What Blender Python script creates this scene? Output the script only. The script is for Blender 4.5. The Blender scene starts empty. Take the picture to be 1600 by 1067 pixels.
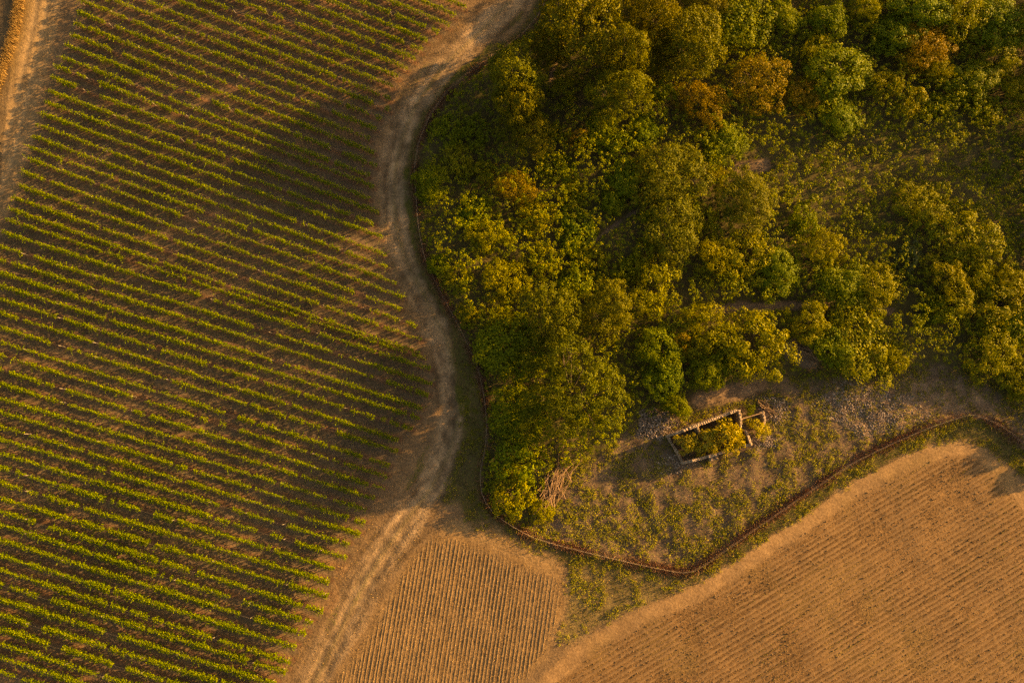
import bpy, math
import numpy as np
from mathutils import Vector, Matrix

# ------------------------------------------------------------------ camera, sky, sun, exposure
scene = bpy.context.scene
H, TILT, FPX = 120.0, math.radians(7.5), 1144.0
cam_d = bpy.data.cameras.new('camera')
cam_d.sensor_width = 36.0
cam_d.lens = FPX / 1600.0 * 36.0
cam_d.clip_start = 1.0
cam_d.clip_end = 9000.0
cam = bpy.data.objects.new('camera', cam_d)
scene.collection.objects.link(cam)
cam.location = (0, 0, H)
cam.rotation_euler = (TILT, 0, 0)
scene.camera = cam

SUN_EL, SUN_AZ = math.radians(13.0), math.radians(21.0)      # azimuth measured from +X towards +Y
world = bpy.data.worlds.new('World')
scene.world = world
world.use_nodes = True
wn = world.node_tree
sky = wn.nodes.new('ShaderNodeTexSky')
sky.sky_type = 'NISHITA'
sky.sun_disc = False
sky.sun_elevation = SUN_EL
sky.sun_rotation = math.radians(90) - SUN_AZ
sky.dust_density = 3.5
sky.ozone_density = 0.6
wn.nodes['Background'].inputs['Strength'].default_value = 0.072
wn.links.new(sky.outputs['Color'], wn.nodes['Background'].inputs['Color'])

sun_d = bpy.data.lights.new('sun', 'SUN')
sun_d.energy = 5.0
sun_d.angle = math.radians(0.6)
sun_d.color = (1.0, 0.675, 0.33)
sun = bpy.data.objects.new('sun', sun_d)
scene.collection.objects.link(sun)
sun_v = Vector((math.cos(SUN_EL) * math.cos(SUN_AZ), math.cos(SUN_EL) * math.sin(SUN_AZ), math.sin(SUN_EL)))
sun.rotation_euler = sun_v.to_track_quat('Z', 'Y').to_euler()
sun.location = sun_v * 300

vs = scene.view_settings
vs.view_transform = 'Standard'
vs.look = 'None'
vs.gamma = 1.0
vs.use_curve_mapping = False
vs.exposure = 1.7
vs.use_white_balance = True
vs.white_balance_temperature = 11500
vs.white_balance_tint = 10
scene.cycles.use_denoising = False
scene.cycles.denoiser = 'OPENIMAGEDENOISE'
scene.cycles.max_bounces = 5
scene.cycles.diffuse_bounces = 3
scene.cycles.transmission_bounces = 3
scene.cycles.transparent_max_bounces = 4

COL = scene.collection
rng = np.random.default_rng(7)

# ------------------------------------------------------------------ helpers
def P(u, v, z=0.0):
    """ground point seen at photo pixel (u, v), at height z"""
    u = np.asarray(u, float); v = np.asarray(v, float)
    dx = (u - 800.0) / FPX; dy = (533.5 - v) / FPX
    c, s = math.cos(TILT), math.sin(TILT)
    yy = dy * c + s; zz = dy * s - c
    k = (H - z) / (-zz)
    return np.stack([dx * k, yy * k], -1)

def PL(pts, z=0.0):
    a = np.array(pts, float)
    return P(a[:, 0], a[:, 1], z)

def resample(poly, step):
    d = np.linalg.norm(np.diff(poly, axis=0), axis=1)
    s = np.concatenate([[0], np.cumsum(d)])
    n = max(2, int(round(s[-1] / step)) + 1)
    t = np.linspace(0, s[-1], n)
    return np.stack([np.interp(t, s, poly[:, k]) for k in range(poly.shape[1])], -1)

def smooth_poly(poly, step=1.0, it=3):
    p = resample(poly, step)
    for _ in range(it):
        q = p.copy()
        q[1:-1] = 0.25 * p[:-2] + 0.5 * p[1:-1] + 0.25 * p[2:]
        p = q
    return p

def dist_poly(x, y, poly):
    best = np.full(x.shape, 1e9)
    for a, b in zip(poly[:-1], poly[1:]):
        ab = b - a
        L2 = max(1e-9, ab @ ab)
        t = np.clip(((x - a[0]) * ab[0] + (y - a[1]) * ab[1]) / L2, 0, 1)
        d = (x - a[0] - t * ab[0]) ** 2 + (y - a[1] - t * ab[1]) ** 2
        np.minimum(best, d, out=best)
    return np.sqrt(best)

def inside(x, y, poly):
    r = np.zeros(x.shape, bool)
    n = len(poly)
    for i in range(n):
        x1, y1 = poly[i]; x2, y2 = poly[(i + 1) % n]
        if y1 == y2: continue
        c = ((y1 > y) != (y2 > y)) & (x < (x2 - x1) * (y - y1) / (y2 - y1) + x1)
        r ^= c
    return r

def sdist(x, y, poly):
    """positive inside"""
    d = dist_poly(x, y, np.vstack([poly, poly[:1]]))
    return np.where(inside(x, y, poly), d, -d)

def sstep(a, b, x):
    t = np.clip((x - a) / (b - a), 0, 1)
    return t * t * (3 - 2 * t)

def vnoise(x, y, scale, seed=0):
    x = np.asarray(x, float) / scale + 137.1; y = np.asarray(y, float) / scale + 91.7
    xi = np.floor(x).astype(np.int64); yi = np.floor(y).astype(np.int64)
    fx = x - xi; fy = y - yi
    fx = fx * fx * (3 - 2 * fx); fy = fy * fy * (3 - 2 * fy)
    def h(a, b):
        n = (a * 374761393 + b * 668265263 + seed * 982451653) & 0xFFFFFFFF
        n = ((n ^ (n >> 13)) * 1274126177) & 0xFFFFFFFF
        return ((n ^ (n >> 16)) & 0xFFFF) / 65535.0
    return (h(xi, yi) * (1 - fx) + h(xi + 1, yi) * fx) * (1 - fy) + (h(xi, yi + 1) * (1 - fx) + h(xi + 1, yi + 1) * fx) * fy

def fbm(x, y, scale, seed=0, o=3):
    r = 0; a = 1; t = 0
    for i in range(o):
        r = r + a * vnoise(x, y, scale / 2 ** i, seed + i * 17); t += a; a *= 0.55
    return r / t

def hgt(x, y):
    return 0.5 * (fbm(x, y, 40, 3, 2) - 0.5) + 0.12 * (vnoise(x, y, 6, 5) - 0.5)

def unit(a):
    return a / np.maximum(1e-9, np.linalg.norm(a, axis=-1, keepdims=True))

def mesh_np(name, V, F, mat=None, smooth=False):
    """V (n,3), F (m,k) with one polygon size k"""
    V = np.ascontiguousarray(V, np.float32); F = np.ascontiguousarray(F, np.int32)
    me = bpy.data.meshes.new(name)
    m, k = F.shape
    me.vertices.add(len(V)); me.vertices.foreach_set('co', V.ravel())
    me.loops.add(m * k); me.loops.foreach_set('vertex_index', F.ravel())
    me.polygons.add(m)
    me.polygons.foreach_set('loop_start', np.arange(0, m * k, k, dtype=np.int32))
    me.polygons.foreach_set('loop_total', np.full(m, k, np.int32))
    if smooth: me.polygons.foreach_set('use_smooth', np.ones(m, bool))
    me.update(calc_edges=True)
    if mat: me.materials.append(mat)
    return me

def obj(name, me, parent=None, loc=None):
    o = bpy.data.objects.new(name, me)
    COL.objects.link(o)
    if parent is not None: o.parent = parent
    if loc is not None: o.location = loc
    return o

def empty(name, loc=(0, 0, 0)):
    o = bpy.data.objects.new(name, None)
    o.empty_display_size = 0.5
    COL.objects.link(o)
    o.location = loc
    return o

def tag(o, label=None, cat=None, group=None, kind=None):
    if label: o['label'] = label
    if cat: o['category'] = cat
    if group: o['group'] = group
    if kind: o['kind'] = kind
    return o

def leaf_mesh(C, N, size, aspect=0.62, g=rng):
    """diamond leaves: centres C, normals N, lengths size"""
    n = len(C)
    N = unit(N)
    R = g.normal(size=(n, 3))
    T = unit(np.cross(N, R)); B = np.cross(N, T)
    s = (size * 0.5)[:, None]
    w = s * aspect
    fold = N * s * 0.22
    V = np.empty((n, 4, 3))
    V[:, 0] = C - T * s; V[:, 1] = C + B * w + fold; V[:, 2] = C + T * s; V[:, 3] = C - B * w + fold
    F = np.arange(n * 4).reshape(n, 4)
    return V.reshape(-1, 3), F

def blades(base, hgt_, lean, width, g=rng):
    """thin upright triangles: base (n,3), height (n), lean (n,2)"""
    n = len(base)
    a = g.uniform(0, 2 * math.pi, n)
    d = np.stack([np.cos(a), np.sin(a), np.zeros(n)], -1) * (width * 0.5)[:, None]
    V = np.empty((n, 3, 3))
    V[:, 0] = base - d; V[:, 1] = base + d
    V[:, 2] = base + np.stack([lean[:, 0], lean[:, 1], hgt_], -1)
    return V.reshape(-1, 3), np.arange(n * 3).reshape(n, 3)

def tube(pts, rad, sides=6):
    pts = np.asarray(pts, float); n = len(pts)
    tang = unit(np.gradient(pts, axis=0))
    ref = np.where(np.abs(tang[:, 2:3]) > 0.9, np.array([[1., 0, 0]]), np.array([[0, 0, 1.]]))
    A = unit(np.cross(tang, ref)); B = np.cross(tang, A)
    ang = np.linspace(0, 2 * math.pi, sides, endpoint=False)
    V = pts[:, None] + (A[:, None] * np.cos(ang)[None, :, None] + B[:, None] * np.sin(ang)[None, :, None]) * np.asarray(rad)[:, None, None]
    F = []
    for i in range(n - 1):
        for j in range(sides):
            k = (j + 1) % sides
            F.append((i * sides + j, i * sides + k, (i + 1) * sides + k, (i + 1) * sides + j))
    return V.reshape(-1, 3), np.array(F)

def join(parts):
    V, F, o = [], [], 0
    for v, f in parts:
        V.append(v); F.append(np.asarray(f) + o); o += len(v)
    return np.vstack(V), np.vstack(F)

# ------------------------------------------------------------------ materials
def new_mat(name):
    m = bpy.data.materials.new(name); m.use_nodes = True
    nt = m.node_tree; nt.nodes.clear()
    out = nt.nodes.new('ShaderNodeOutputMaterial')
    return m, nt, out

def ramp(nt, fac, stops):
    r = nt.nodes.new('ShaderNodeValToRGB')
    e = r.color_ramp.elements
    while len(e) < len(stops): e.new(0.5)
    for el, (p, c) in zip(e, stops):
        el.position = p; el.color = (*c, 1)
    nt.links.new(fac, r.inputs['Fac'])
    return r.outputs['Color']

def mixc(nt, a, b, fac, mode='MIX'):
    n = nt.nodes.new('ShaderNodeMix'); n.data_type = 'RGBA'; n.blend_type = mode
    for s, v in ((n.inputs[0], fac), (n.inputs[6], a), (n.inputs[7], b)):
        if hasattr(v, 'links'): nt.links.new(v, s)
        else: s.default_value = v if isinstance(v, float) else (*v, 1)
    return n.outputs[2]

def foliage_mat(name, stops, trans=0.30, obj_amt=0.35, obj_tint=(1.25, 0.85, 0.5)):
    """leaf material: each leaf picks a tone of the ramp, each plant a slight tint"""
    m, nt, out = new_mat(name)
    geo = nt.nodes.new('ShaderNodeNewGeometry')
    oi = nt.nodes.new('ShaderNodeObjectInfo')
    c = ramp(nt, geo.outputs['Random Per Island'], stops)
    mm = nt.nodes.new('ShaderNodeMath'); mm.operation = 'MULTIPLY'; mm.inputs[1].default_value = obj_amt
    nt.links.new(oi.outputs['Random'], mm.inputs[0])
    tinted = mixc(nt, c, obj_tint, 1.0, 'MULTIPLY')
    c = mixc(nt, c, tinted, mm.outputs[0])
    d = nt.nodes.new('ShaderNodeBsdfPrincipled')
    d.inputs['Roughness'].default_value = 0.55
    d.inputs['Specular IOR Level'].default_value = 0.08
    nt.links.new(c, d.inputs['Base Color'])
    t = nt.nodes.new('ShaderNodeBsdfTranslucent')
    tc = mixc(nt, c, (1.25, 1.15, 0.5), 1.0, 'MULTIPLY')
    nt.links.new(tc, t.inputs['Color'])
    mx = nt.nodes.new('ShaderNodeMixShader'); mx.inputs[0].default_value = trans
    nt.links.new(d.outputs[0], mx.inputs[1]); nt.links.new(t.outputs[0], mx.inputs[2])
    nt.links.new(mx.outputs[0], out.inputs['Surface'])
    return m

def plain_mat(name, stops, scale=6.0, rough=0.9, bump=0.3, island=False):
    m, nt, out = new_mat(name)
    tc = nt.nodes.new('ShaderNodeTexCoord')
    no = nt.nodes.new('ShaderNodeTexNoise'); no.inputs['Scale'].default_value = scale; no.inputs['Detail'].default_value = 5
    nt.links.new(tc.outputs['Object'], no.inputs['Vector'])
    if island:
        geo = nt.nodes.new('ShaderNodeNewGeometry')
        c = ramp(nt, geo.outputs['Random Per Island'], stops)
        c = mixc(nt, c, ramp(nt, no.outputs['Fac'], [(0.3, (0.75, 0.75, 0.75)), (0.7, (1.2, 1.2, 1.2))]), 1.0, 'MULTIPLY')
    else:
        c = ramp(nt, no.outputs['Fac'], stops)
    d = nt.nodes.new('ShaderNodeBsdfPrincipled')
    d.inputs['Roughness'].default_value = rough
    d.inputs['Specular IOR Level'].default_value = 0.15
    nt.links.new(c, d.inputs['Base Color'])
    b = nt.nodes.new('ShaderNodeBump'); b.inputs['Strength'].default_value = bump; b.inputs['Distance'].default_value = 0.05
    nt.links.new(no.outputs['Fac'], b.inputs['Height']); nt.links.new(b.outputs[0], d.inputs['Normal'])
    nt.links.new(d.outputs[0], out.inputs['Surface'])
    return m

M = {}
M['vine'] = foliage_mat('vine_leaf', [(0, (0.065, 0.118, 0.008)), (0.5, (0.150, 0.208, 0.010)), (1, (0.240, 0.280, 0.012))], 0.38, 0.15)
M['oak'] = foliage_mat('oak_leaf', [(0, (0.0573, 0.0738, 0.0082)), (0.5, (0.1175, 0.1312, 0.0123)), (1, (0.1981, 0.194, 0.015))], 0.24, 0.45)
M['deepoak'] = foliage_mat('dark_oak_leaf', [(0, (0.045, 0.062, 0.007)), (0.5, (0.092, 0.112, 0.010)), (1, (0.16, 0.165, 0.013))], 0.24, 0.0)
M['green'] = foliage_mat('broad_leaf', [(0, (0.0615, 0.1011, 0.0082)), (0.5, (0.1257, 0.1749, 0.0123)), (1, (0.205, 0.2433, 0.015))], 0.24, 0.45)
M['amber'] = foliage_mat('amber_leaf', [(0, (0.115, 0.094, 0.009)), (0.5, (0.20, 0.150, 0.013)), (1, (0.30, 0.205, 0.017))], 0.25, 0.3)
M['gold'] = foliage_mat('golden_leaf', [(0, (0.1004, 0.1176, 0.0114)), (0.5, (0.1864, 0.1978, 0.0143)), (1, (0.2939, 0.2724, 0.0186))], 0.24, 0.3)
M['sage'] = foliage_mat('sage_leaf', [(0, (0.060, 0.080, 0.030)), (0.5, (0.095, 0.115, 0.045)), (1, (0.14, 0.155, 0.06))], 0.2, 0.2)
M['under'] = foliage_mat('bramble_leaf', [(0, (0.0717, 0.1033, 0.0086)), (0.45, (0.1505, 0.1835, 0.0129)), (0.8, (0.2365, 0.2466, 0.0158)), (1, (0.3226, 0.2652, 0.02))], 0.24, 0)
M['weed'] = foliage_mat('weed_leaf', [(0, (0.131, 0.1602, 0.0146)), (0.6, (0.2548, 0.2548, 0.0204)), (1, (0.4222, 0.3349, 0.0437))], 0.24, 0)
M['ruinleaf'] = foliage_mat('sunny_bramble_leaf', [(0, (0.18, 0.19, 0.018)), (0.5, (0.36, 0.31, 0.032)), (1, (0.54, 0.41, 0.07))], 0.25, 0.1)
M['bark'] = plain_mat('bark', [(0.3, (0.07, 0.05, 0.035)), (0.7, (0.16, 0.12, 0.085))], 5, 0.95, 0.6)
M['drywood'] = plain_mat('dead_wood', [(0.3, (0.20, 0.12, 0.075)), (0.7, (0.36, 0.24, 0.16))], 4, 0.9, 0.3)
M['post'] = plain_mat('weathered_post', [(0.3, (0.26, 0.22, 0.17)), (0.7, (0.42, 0.37, 0.30))], 4, 0.8, 0.2)
M['fpost'] = plain_mat('fence_post_wood', [(0.3, (0.20, 0.14, 0.10)), (0.7, (0.34, 0.25, 0.18))], 4, 0.85, 0.3)
M['wire'] = plain_mat('wire_steel', [(0.3, (0.32, 0.24, 0.19)), (0.7, (0.45, 0.36, 0.30))], 4, 0.6, 0.0)
M['stone'] = plain_mat('wall_stone', [(0, (0.30, 0.21, 0.155)), (0.5, (0.37, 0.27, 0.205)), (1, (0.45, 0.345, 0.27))], 3.0, 0.92, 0.6, True)
M['rubble'] = plain_mat('rubble_stone', [(0, (0.13, 0.09, 0.072)), (0.5, (0.25, 0.185, 0.155)), (1, (0.48, 0.38, 0.33))], 5.0, 0.9, 0.4, True)
M['clod'] = plain_mat('soil_clod', [(0, (0.095, 0.058, 0.030)), (0.6, (0.185, 0.112, 0.060)), (1, (0.34, 0.23, 0.13))], 5.0, 0.95, 0.4, True)
M['straw'] = plain_mat('straw', [(0, (0.20, 0.125, 0.058)), (0.6, (0.34, 0.22, 0.105)), (1, (0.50, 0.35, 0.18))], 5.0, 0.85, 0.0, True)
M['drygrass'] = plain_mat('dry_grass', [(0, (0.16, 0.105, 0.045)), (0.5, (0.32, 0.20, 0.085)), (1, (0.50, 0.32, 0.14))], 5.0, 0.85, 0.0, True)
M['rustgrass'] = plain_mat('rusty_dry_grass', [(0, (0.15, 0.070, 0.042)), (0.6, (0.30, 0.150, 0.090)), (1, (0.46, 0.27, 0.17))], 5.0, 0.9, 0.0, True)
M['grass'] = foliage_mat('grass_blade', [(0, (0.060, 0.072, 0.012)), (0.6, (0.115, 0.118, 0.018)), (1, (0.22, 0.175, 0.05))], 0.25, 0)

# ground material: base colour from the soil map, several scales of grain and a rough relief
def ground_material():
    m, nt, out = new_mat('ground_soil')
    at = nt.nodes.new('ShaderNodeAttribute'); at.attribute_name = 'soil'
    a2 = nt.nodes.new('ShaderNodeAttribute'); a2.attribute_name = 'cover'
    tc = nt.nodes.new('ShaderNodeTexCoord')
    def noise(sc, det=4, rough=0.6):
        n = nt.nodes.new('ShaderNodeTexNoise'); n.inputs['Scale'].default_value = sc
        n.inputs['Detail'].default_value = det; n.inputs['Roughness'].default_value = rough
        nt.links.new(tc.outputs['Object'], n.inputs['Vector'])
        return n.outputs['Fac']
    n1, n2, n3 = noise(0.6, 5), noise(2.6, 4), noise(7.0, 3, 0.7)
    c = mixc(nt, at.outputs['Color'], ramp(nt, n1, [(0.25, (0.72, 0.72, 0.74)), (0.75, (1.25, 1.24, 1.2))]), 1.0, 'MULTIPLY')
    c = mixc(nt, c, ramp(nt, n2, [(0.3, (0.74, 0.72, 0.70)), (0.7, (1.24, 1.25, 1.26))]), 1.0, 'MULTIPLY')
    c = mixc(nt, c, ramp(nt, n3, [(0.3, (0.78, 0.78, 0.78)), (0.72, (1.22, 1.22, 1.2))]), 1.0, 'MULTIPLY')
    # thin green cover where the map says so
    sep = nt.nodes.new('ShaderNodeSeparateColor'); nt.links.new(a2.outputs['Color'], sep.inputs['Color'])
    ad = nt.nodes.new('ShaderNodeMath'); ad.operation = 'ADD'
    nt.links.new(n2, ad.inputs[0]); nt.links.new(sep.outputs[0], ad.inputs[1])
    gm = nt.nodes.new('ShaderNodeMapRange'); gm.inputs[1].default_value = 0.95; gm.inputs[2].default_value = 1.25
    nt.links.new(ad.outputs[0], gm.inputs[0])
    gcol = ramp(nt, n3, [(0.3, (0.055, 0.062, 0.016)), (0.7, (0.125, 0.115, 0.030))])
    c = mixc(nt, c, gcol, gm.outputs[0])
    d = nt.nodes.new('ShaderNodeBsdfPrincipled'); d.inputs['Roughness'].default_value = 0.95
    d.inputs['Specular IOR Level'].default_value = 0.1
    nt.links.new(c, d.inputs['Base Color'])
    hsum = nt.nodes.new('ShaderNodeMath'); hsum.operation = 'MULTIPLY_ADD'; hsum.inputs[1].default_value = 2.0
    nt.links.new(n2, hsum.inputs[0]); nt.links.new(n3, hsum.inputs[2])
    b = nt.nodes.new('ShaderNodeBump'); b.inputs['Distance'].default_value = 0.07
    nt.links.new(sep.outputs[1], b.inputs['Strength'])
    nt.links.new(hsum.outputs[0], b.inputs['Height']); nt.links.new(b.outputs[0], d.inputs['Normal'])
    nt.links.new(d.outputs[0], out.inputs['Surface'])
    return m
M['ground'] = ground_material()

# ------------------------------------------------------------------ plan of the place (traced on the ground)
FENCE_PX = [(868, -60), (856, -20), (848, 20), (815, 60), (770, 90), (735, 115), (700, 145), (672, 185), (655, 225), (648, 265), (651, 310),
            (655, 360), (664, 405), (685, 450), (706, 490), (727, 530), (746, 570), (757, 620), (761, 660), (759, 700), (750, 735),
            (752, 770), (765, 795), (790, 815), (830, 838), (870, 850), (930, 865), (1000, 881), (1060, 893), (1078, 893), (1100, 880), (1170, 830),
            (1250, 775), (1330, 722), (1400, 688), (1450, 667), (1515, 646), (1560, 665), (1600, 697), (1660, 745), (1740, 810)]
FENCE = smooth_poly(PL(FENCE_PX), 0.8, 1)
WOOD = np.vstack([FENCE, PL([(1800, 860), (1850, 300), (1850, -160), (868, -160)])])
TRACK_PX = [(850, -70), (800, 0), (742, 58), (690, 105), (652, 160), (630, 210), (618, 260), (615, 320), (624, 380), (645, 430), (672, 480), (698, 530),
            (713, 580), (718, 640), (706, 700), (676, 760), (635, 812), (598, 865), (562, 925), (532, 985), (500, 1050), (470, 1110)]
TRACK = smooth_poly(PL(TRACK_PX), 0.8, 6)

ROW_R = [(728, 12), (712, 25), (703, 41), (686, 52), (668, 64), (660, 79), (649, 93), (637, 108), (622, 121), (614, 136), (610, 155), (610, 173), (595, 186),
         (589, 203), (578, 218), (585, 239), (590, 260), (578, 276), (585, 292), (578, 311), (593, 333), (584, 350), (598, 371), (605, 399), (606, 418),
         (620, 443), (631, 465), (626, 483), (652, 510), (660, 532), (656, 552), (664, 560), (673, 577), (676, 600), (670, 617), (660, 638), (655, 653), (644, 670), (623, 687),
         (622, 705), (610, 727), (606, 745), (602, 764), (586, 779), (573, 796), (571, 816), (563, 834), (546, 850), (542, 871), (523, 888), (515, 909), (513, 931),
         (505, 955), (489, 972), (479, 990), (463, 1010), (455, 1034), (448, 1049), (432, 1067), (420, 1087), (407, 1107), (395, 1127), (380, 1146), (365, 1165)]
ROW_L = [(127, 3), (123, 21), (118, 38), (112, 56), (104, 72), (98, 91), (87, 105), (82, 123), (78, 144), (73, 161), (66, 179), (60, 196), (54, 215), (45, 230), (43, 248),
         (38, 270), (31, 291), (21, 309), (16, 327), (11, 343), (5, 363)] + [(0, v) for v in
        (385, 405, 426, 446, 467, 488, 511, 534, 554, 577, 599, 622, 643, 665, 685, 707, 729, 753, 777, 797, 818, 842, 866, 888, 910, 934, 958, 980, 1003, 1024, 1047)]
ROWS = []
for i, (ru, rv) in enumerate(ROW_R):
    if i < 12:
        k = math.tan(math.radians(22.3 - 0.07 * i))
        lu, lv = ru - (rv + 60) / k, -60.0
        if lu < 130: lu, lv = 130.0, rv - (ru - 130) * k
    else:
        lu, lv = ROW_L[i - 12]
        if lu == 0:
            k = (rv - lv) / (ru - lu); lu, lv = -70.0, lv - 70 * k
    ROWS.append(((lu, lv), (ru, rv)))
ROWS_G = [PL(r, 1.2) for r in ROWS]
VINE = np.vstack([[r[1] for r in ROWS_G], [ROWS_G[-1][0]], [r[0] for r in ROWS_G[::-1]]])
STUBBLE = smooth_poly(PL([(672, 838), (705, 832), (760, 852), (815, 872), (884, 902), (884, 945), (868, 995), (846, 1035), (800, 1090), (760, 1150), (430, 1150), (520, 1060), (572, 985), (612, 915), (640, 868), (672, 838)]), 1.0, 2)
TILL = smooth_poly(PL([(760, 1150), (845, 1062), (905, 1005), (985, 960), (1092, 912), (1200, 842), (1330, 756), (1420, 708), (1485, 688), (1530, 694), (1568, 722), (1600, 765), (1680, 860), (1800, 1150), (760, 1150)]), 1.0, 2)
CLEAR = smooth_poly(PL([(820, 838), (835, 790), (872, 735), (960, 700), (985, 655), (1060, 650), (1160, 625), (1230, 590), (1300, 595), (1400, 585), (1450, 570), (1500, 580), (1545, 598), (1600, 648), (1700, 722), (1700, 790), (1600, 712), (1530, 665), (1450, 680), (1250, 790), (1075, 900), (880, 860), (820, 838)]), 1.0, 2)
BARE = [(PL([(1085, 492), (1150, 480), (1250, 478), (1330, 478), (1390, 486)]), 0.75),
        (PL([(925, 378), (985, 335), (1045, 312), (1060, 298)]), 0.45), (PL([(1155, 265), (1195, 258)]), 1.3),
        (PL([(1090, 625), (1150, 612), (1185, 600)]), 1.8), (PL([(868, 100), (860, 140), (905, 170)]), 0.6), (PL([(1240, 548), (1265, 560)]), 2.2)]
GRASSSTRIP = PL([(34, -60), (31, 10), (24, 50), (12, 90), (-6, 140), (-20, 190)])
LEFTTRACK = PL([(75, -60), (62, 30), (40, 130), (15, 240), (-20, 330)])

# ------------------------------------------------------------------ ground
GX0, GX1, GY0, GY1, GS = -108.0, 118.0, -56.0, 96.0, 0.4
nx, ny = int((GX1 - GX0) / GS) + 1, int((GY1 - GY0) / GS) + 1
gx, gy = np.meshgrid(GX0 + GS * np.arange(nx), GY0 + GS * np.arange(ny))
X, Y = gx.ravel(), gy.ravel()
n_a, n_b, n_c = fbm(X, Y, 9, 11), fbm(X, Y, 3, 21), fbm(X, Y, 1.2, 31, 2)
wob = (n_b - 0.5) * 1.6 + (n_c - 0.5) * 0.8
s_wood = sdist(X, Y, WOOD); s_vine = sdist(X, Y, VINE); s_stub = sdist(X, Y, STUBBLE); s_till = sdist(X, Y, TILL); s_clr = sdist(X, Y, CLEAR)
d_track = dist_poly(X, Y, TRACK); d_fence = dist_poly(X, Y, FENCE); d_ltr = dist_poly(X, Y, LEFTTRACK); d_gs = dist_poly(X, Y, GRASSSTRIP)
C = np.tile(np.array([0.185, 0.120, 0.075]), (len(X), 1)) * (0.85 + 0.3 * n_a)[:, None]          # headland soil with dry straw
green = 0.22 * sstep(0.4, 0.7, n_a) + 0.12
rough = np.full(len(X), 0.55)
def lay(w, col, grn=None, rgh=None):
    global C, green, rough
    w = np.clip(w, 0, 1)
    C = C * (1 - w[:, None]) + np.asarray(col) * w[:, None]
    if grn is not None: green = green * (1 - w) + grn * w
    if rgh is not None: rough = rough * (1 - w) + rgh * w
def tone(c, n, k=0.35):
    return np.array(c)[None] * (1 - k / 2 + k * n)[:, None]
# vineyard soil: grey brown alleys, redder dead weeds under the vines
lay(sstep(-1.0, 0.6, s_vine + wob * 0.6), tone((0.138, 0.100, 0.072), n_a), 0.02, 0.6)
d_row = np.full(len(X), 1e9)
for a, b in ROWS_G: d_row = np.minimum(d_row, dist_poly(X, Y, np.array([a, b])))
lay((s_vine > -1.5) * sstep(0.75, 0.15, d_row + wob * 0.25) * 0.75, tone((0.175, 0.085, 0.050), n_b), 0.04, 0.7)
lay((s_vine > -1.5) * sstep(0.62, 0.78, n_a * 0.6 + n_b * 0.4) * 0.6, tone((0.24, 0.135, 0.075), n_c), 0.03)
# tracks
lay(sstep(3.6, 1.8, d_track + wob * 1.1) * (s_vine < 0), tone((0.225, 0.155, 0.105), n_c, 0.6), 0.12, 0.9)
ruts = np.exp(-((np.abs(d_track - 0.85 + wob * 0.45)) / 0.45) ** 2)
lay(ruts * (0.15 + 0.6 * n_a) * (s_vine < -0.6), tone((0.27, 0.185, 0.120), n_c), 0.0, 0.35)
lay(sstep(0.5, 0.1, d_track) * 0.5, tone((0.20, 0.15, 0.08), n_c), 0.28)
left = (X < -60)
lay(left * sstep(4.2, 2.6, d_ltr + wob * 0.7), tone((0.27, 0.180, 0.105), n_b), 0.0, 0.5)
ruts2 = np.exp(-((np.abs(d_ltr - 0.9)) / 0.4) ** 2)
lay(left * ruts2 * 0.6, tone((0.34, 0.235, 0.145), n_c), 0.0, 0.3)
lay(left * sstep(3.0, 1.0, d_gs + wob * 0.5) * 0.8, tone((0.23, 0.145, 0.06), n_c), 0.25, 0.7)
lay(((X < GRASSSTRIP[0, 0]) & (d_gs > 0.8) & (s_vine < -2)) * 0.8, tone((0.12, 0.085, 0.055), n_b), 0.3, 0.8)
# green verge between track and fence
vw = 1.4 + 2.6 * np.clip(sstep(20, 10, Y) + (Y < 0), 0, 1)
verge = (s_wood < 0) * sstep(vw + 1.0, vw - 0.6, d_fence + wob * 0.8) * (s_stub < -1.5) * (s_till < 0.2)
lay(verge, tone((0.115, 0.082, 0.042), n_b, 0.6), 0.58, 0.9)
wedge = sstep(-0.5, 1.2, sdist(X, Y, PL([(745, 700), (735, 780), (690, 790), (700, 740), (722, 690)])) + wob)
lay(wedge, tone((0.110, 0.085, 0.048), n_b, 0.6), 0.54, 0.9)
wed2 = sstep(-0.6, 1.0, sdist(X, Y, PL([(885, 890), (960, 885), (1078, 905), (1085, 915), (985, 955), (905, 1000), (872, 1005), (884, 950)])) + wob)
lay(wed2, tone((0.19, 0.135, 0.07), n_b), 0.46, 0.8)
# fields
lay(sstep(-0.8, 0.8, s_stub + wob * 0.6), tone((0.215, 0.134, 0.074), n_b, 0.3), 0.0, 0.6)
lay(sstep(-0.6, 0.2, s_till + wob * 0.5), tone((0.275, 0.170, 0.098), n_b, 0.3), 0.06, 0.30)
lay(sstep(1.9, 2.9, s_till + wob * 0.6), tone((0.158, 0.093, 0.050), n_b, 0.4), 0.0, 0.95)
lay((s_till > 0) * sstep(0.55, 0.75, n_a) * 0.35, tone((0.20, 0.135, 0.06), n_c), 0.10)
hd = sstep(-1.0, 1.5, sdist(X, Y, PL([(700, 812), (760, 812), (830, 848), (890, 880), (880, 905), (810, 875), (745, 850), (690, 838)])) + wob)
lay(hd, tone((0.27, 0.170, 0.092), n_b), 0.16, 0.5)
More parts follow.
